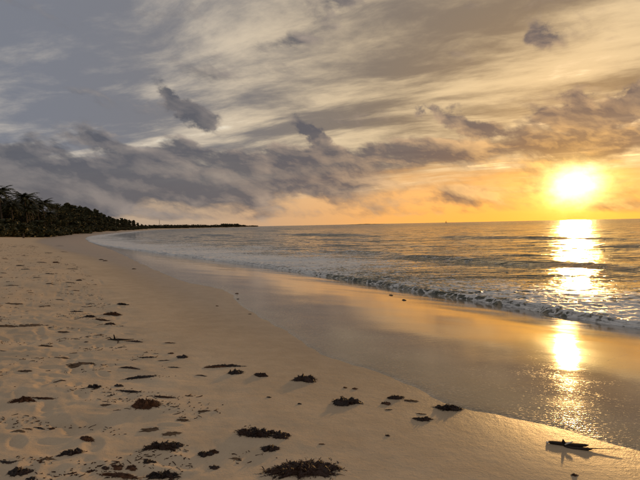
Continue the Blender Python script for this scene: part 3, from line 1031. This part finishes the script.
GL = 'broadleaf trees under the palms'
for k, (px, ds, h) in enumerate([(-14, 118, 8.6), (-4, 122, 8.0), (6, 126, 8.4), (14, 130, 8.0), (22, 136, 8.6), (30, 142, 8.2), (38, 150, 8.4),
                                 (46, 158, 7.0), (53, 168, 7.6), (60, 178, 9.0), (-9, 132, 9.8), (1, 136, 9.6), (11, 142, 9.6), (19, 146, 9.2), (26, 150, 9.8), (33, 152, 9.4), (41, 168, 8.4), (50, 180, 8.0)]):
    plant('broadleaf_tree', 'leafy', px, ds, h, 'dark green broadleaf tree packed in under the palm crowns', 'tree', GL, k, 1.1)
GC = 'pines along the curve of the bay'
PINES = [(64, 214, 12.6), (69, 222, 13.6), (74, 238, 13.8), (78, 248, 13.2), (83, 268, 14.0), (88, 290, 14.4), (92, 308, 14.2), (96, 332, 14.2),
         (100, 356, 13.8), (104, 384, 13.6), (107, 408, 12.6), (110, 428, 12.2), (114, 455, 12.0), (118, 482, 12.0), (122, 515, 12.4),
         (126, 550, 12.4), (130, 590, 12.6), (134, 630, 11.6), (138, 680, 9.4), (142, 730, 8.0), (146, 790, 7.6), (150, 860, 6.8), (154, 930, 7.4)]
for k, (px, ds, h) in enumerate(PINES):
    plant('beach_pine', 'pine', px, ds, h * (.93 + .14 * ((k * 37) % 10) / 10), 'dark feathery pine in the row receding around the bay', 'tree', GC, k, 1.45)
    plant('beach_pine', 'pine', px - 3.2, ds * 1.05, h * .92, 'dark feathery pine in the row receding around the bay', 'tree', GC, k + 2, 1.6)
GS = 'bushes at the foot of the trees'
for k in range(46):
    t = k / 45; px = -12 + 164 * t
    ds = np.interp(px, [-12, 0, 28, 45, 66, 80, 100, 113, 127, 140, 152], [100, 108, 120, 138, 200, 246, 350, 425, 540, 680, 900])
    plant('beach_bush', 'shrub', px, ds, 3.6 + 2.2 * ((k * 29) % 7) / 7, 'low dark bush at the foot of the trees above the sand', 'bush', GS, k, 1.3 if px < 70 else 1.9)

# weathered stump standing where the sand meets the bushes
st = MB(); st.tube([(0, 0, -.2), (.03, 0, .3), (.0, .04, .7), (.05, .02, 1.0)], [.22, .17, .15, .08], 7)
st.tube([(.02, 0, .55), (.22, 0, .8)], [.08, .03], 5)
o = st.build('tree_stump', M['bark']); sx_, sy_ = (23.6 - 320) / 493 * 104, 104.0
o.location = (sx_, sy_, gz1(sx_, sy_)); tag(o, 'small dark stump standing on the sand in front of the bushes', 'stump')

# ------------------------------------------------------------------ far side of the bay
g = np.random.default_rng(4)
Vs = []; Fs = []; base = 0
far_line = catmull([(-300, 930), (-312, 1200), (-305, 1500), (-262, 1840), (-245, 1945), (-300, 1990), (-500, 2080)], 30)
fs = np.concatenate([[0], np.cumsum(np.hypot(*np.diff(far_line, axis=0).T))])
blobs = []
for k in range(420):
    s_ = g.random() * fs[-1]
    bx0 = np.interp(s_, fs, far_line[:, 0]) - g.random() * 45; by0 = np.interp(s_, fs, far_line[:, 1])
    hh = 4.2 + 3.5 * g.random() + 3.2 * max(0, float(perlin(s_ / 90, .3, 5)))
    pxx = 320 + 493 * bx0 / by0
    if 222 < pxx < 238: hh += 3.5
    if pxx > 245: hh *= .6
    blobs.append((bx0, by0, 1.6 + hh * .5, g.uniform(5, 11), hh * .6))
V, Fq_ = leaf_cloud(blobs, 26000, 1.7, 9, .6)
tag(link('far_woodland', mesh('far_woodland', V, Fq_), M['farland']), 'low dark woodland strip on the far point of the bay', 'woodland', kind='stuff')

mast = bpy.data.objects.new('radio_mast', None); col.objects.link(mast)
mx, my = (160 - 320) / 493 * 1120, 1120.0
mast.location = (mx, my, gz1(mx, my))
b = MB()
for cx, cy in ((-.8, -.5), (.8, -.5), (0, .9)):
    b.tube([(cx, cy, -1), (cx * .5, cy * .5, 18)], [.16, .12], 5)
b.build('lattice_leg', M['steel'], mast)
b = MB()
for k in range(9):
    z_ = k * 2.0; f_ = 1 - .5 * z_ / 18
    P = [(-.8 * f_, -.5 * f_, z_), (.8 * f_, -.5 * f_, z_), (0, .9 * f_, z_)]
    for i in range(3): b.tube([P[i], P[(i + 1) % 3]], .07, 4); b.tube([P[i], (P[(i + 1) % 3][0] * .94, P[(i + 1) % 3][1] * .94, z_ + 2)], .06, 4)
b.build('brace', M['steel'], mast)
b = MB(); b.tube([(0, 0, 17.5), (0, 0, 22.5)], [.16, .06], 5); b.build('antenna', M['steel'], mast)
tag(mast, 'thin lattice radio mast rising from the far point of the bay', 'mast')

# low islet and a small boat on the horizon
iv = []; nI = 40
for i in range(nI):
    for j in range(7):
        u_, v_ = i / (nI - 1) * 2 - 1, j / 6 * 2 - 1
        hgt = max(0, (1 - u_ * u_) ** .6 * (1 - v_ * v_)) * (3.2 + 2.4 * float(perlin(u_ * 5, v_ * 2, 3))) - .6
        iv.append((285 + u_ * 120, 3000 + v_ * 60, hgt))
iF = [(i * 7 + j, (i + 1) * 7 + j, (i + 1) * 7 + j + 1, i * 7 + j + 1) for i in range(nI - 1) for j in range(6)]
tag(link('islet', mesh('islet', iv, iF, True), M['farland']), kind='structure')

boat = bpy.data.objects.new('fishing_boat', None); col.objects.link(boat)
boat.location = (126.5 / 493 * 2400, 2400, 0); boat.rotation_euler = (0, 0, .3); boat.scale = (.7,) * 3
V = []; Fc = []
for i in range(9):
    u_ = i / 8 * 2 - 1; w = 2.4 * (1 - max(0, u_) ** 2.2) * (.8 + .2 * (u_ < 0)) + .08; top_ = 1.6 + 1.1 * max(0, u_) ** 2
    V += [(u_ * 8, -w, top_), (u_ * 7.6, -w * .5, -.8), (u_ * 7.6, w * .5, -.8), (u_ * 8, w, top_)]
for i in range(8):
    for k in range(3): Fc.append((i * 4 + k, (i + 1) * 4 + k, (i + 1) * 4 + k + 1, i * 4 + k + 1))
    Fc.append((i * 4 + 3, (i + 1) * 4 + 3, (i + 1) * 4, i * 4))
Fc += [(0, 1, 2, 3), (35, 34, 33, 32)]
b = MB(); b.add(V, Fc); b.build('hull', M['hull'], boat)


def box(b, x0, x1, y0, y1, z0, z1):
    V = [(x, y, z) for x in (x0, x1) for y in (y0, y1) for z in (z0, z1)]
    b.add(V, [(0, 1, 3, 2), (4, 6, 7, 5), (0, 4, 5, 1), (2, 3, 7, 6), (0, 2, 6, 4), (1, 5, 7, 3)])


b = MB(); box(b, -4.6, -1.2, -1.5, 1.5, 1.4, 4.4); box(b, -4.9, -.8, -1.7, 1.7, 4.403, 4.7); b.build('wheelhouse', M['hull'], boat)
b = MB(); b.tube([(.8, 0, 1), (.8, 0, 17)], [.28, .14], 6); b.tube([(.8, 0, 4), (6.5, 0, 10)], [.16, .1], 5); b.build('mast', M['hull'], boat)
b = MB(); b.add([(.75, .15, 16.5), (-5.4, .15, 6.4), (.75, .15, 5.2), (.75, .0, 16.5), (-5.4, 0, 6.4), (.75, 0, 5.2)], [(0, 1, 2), (5, 4, 3), (0, 3, 4, 1), (1, 4, 5, 2), (2, 5, 3, 0)]); b.build('sail', M['hull'], boat)
tag(boat, 'tiny dark boat with a mast on the horizon line', 'boat')
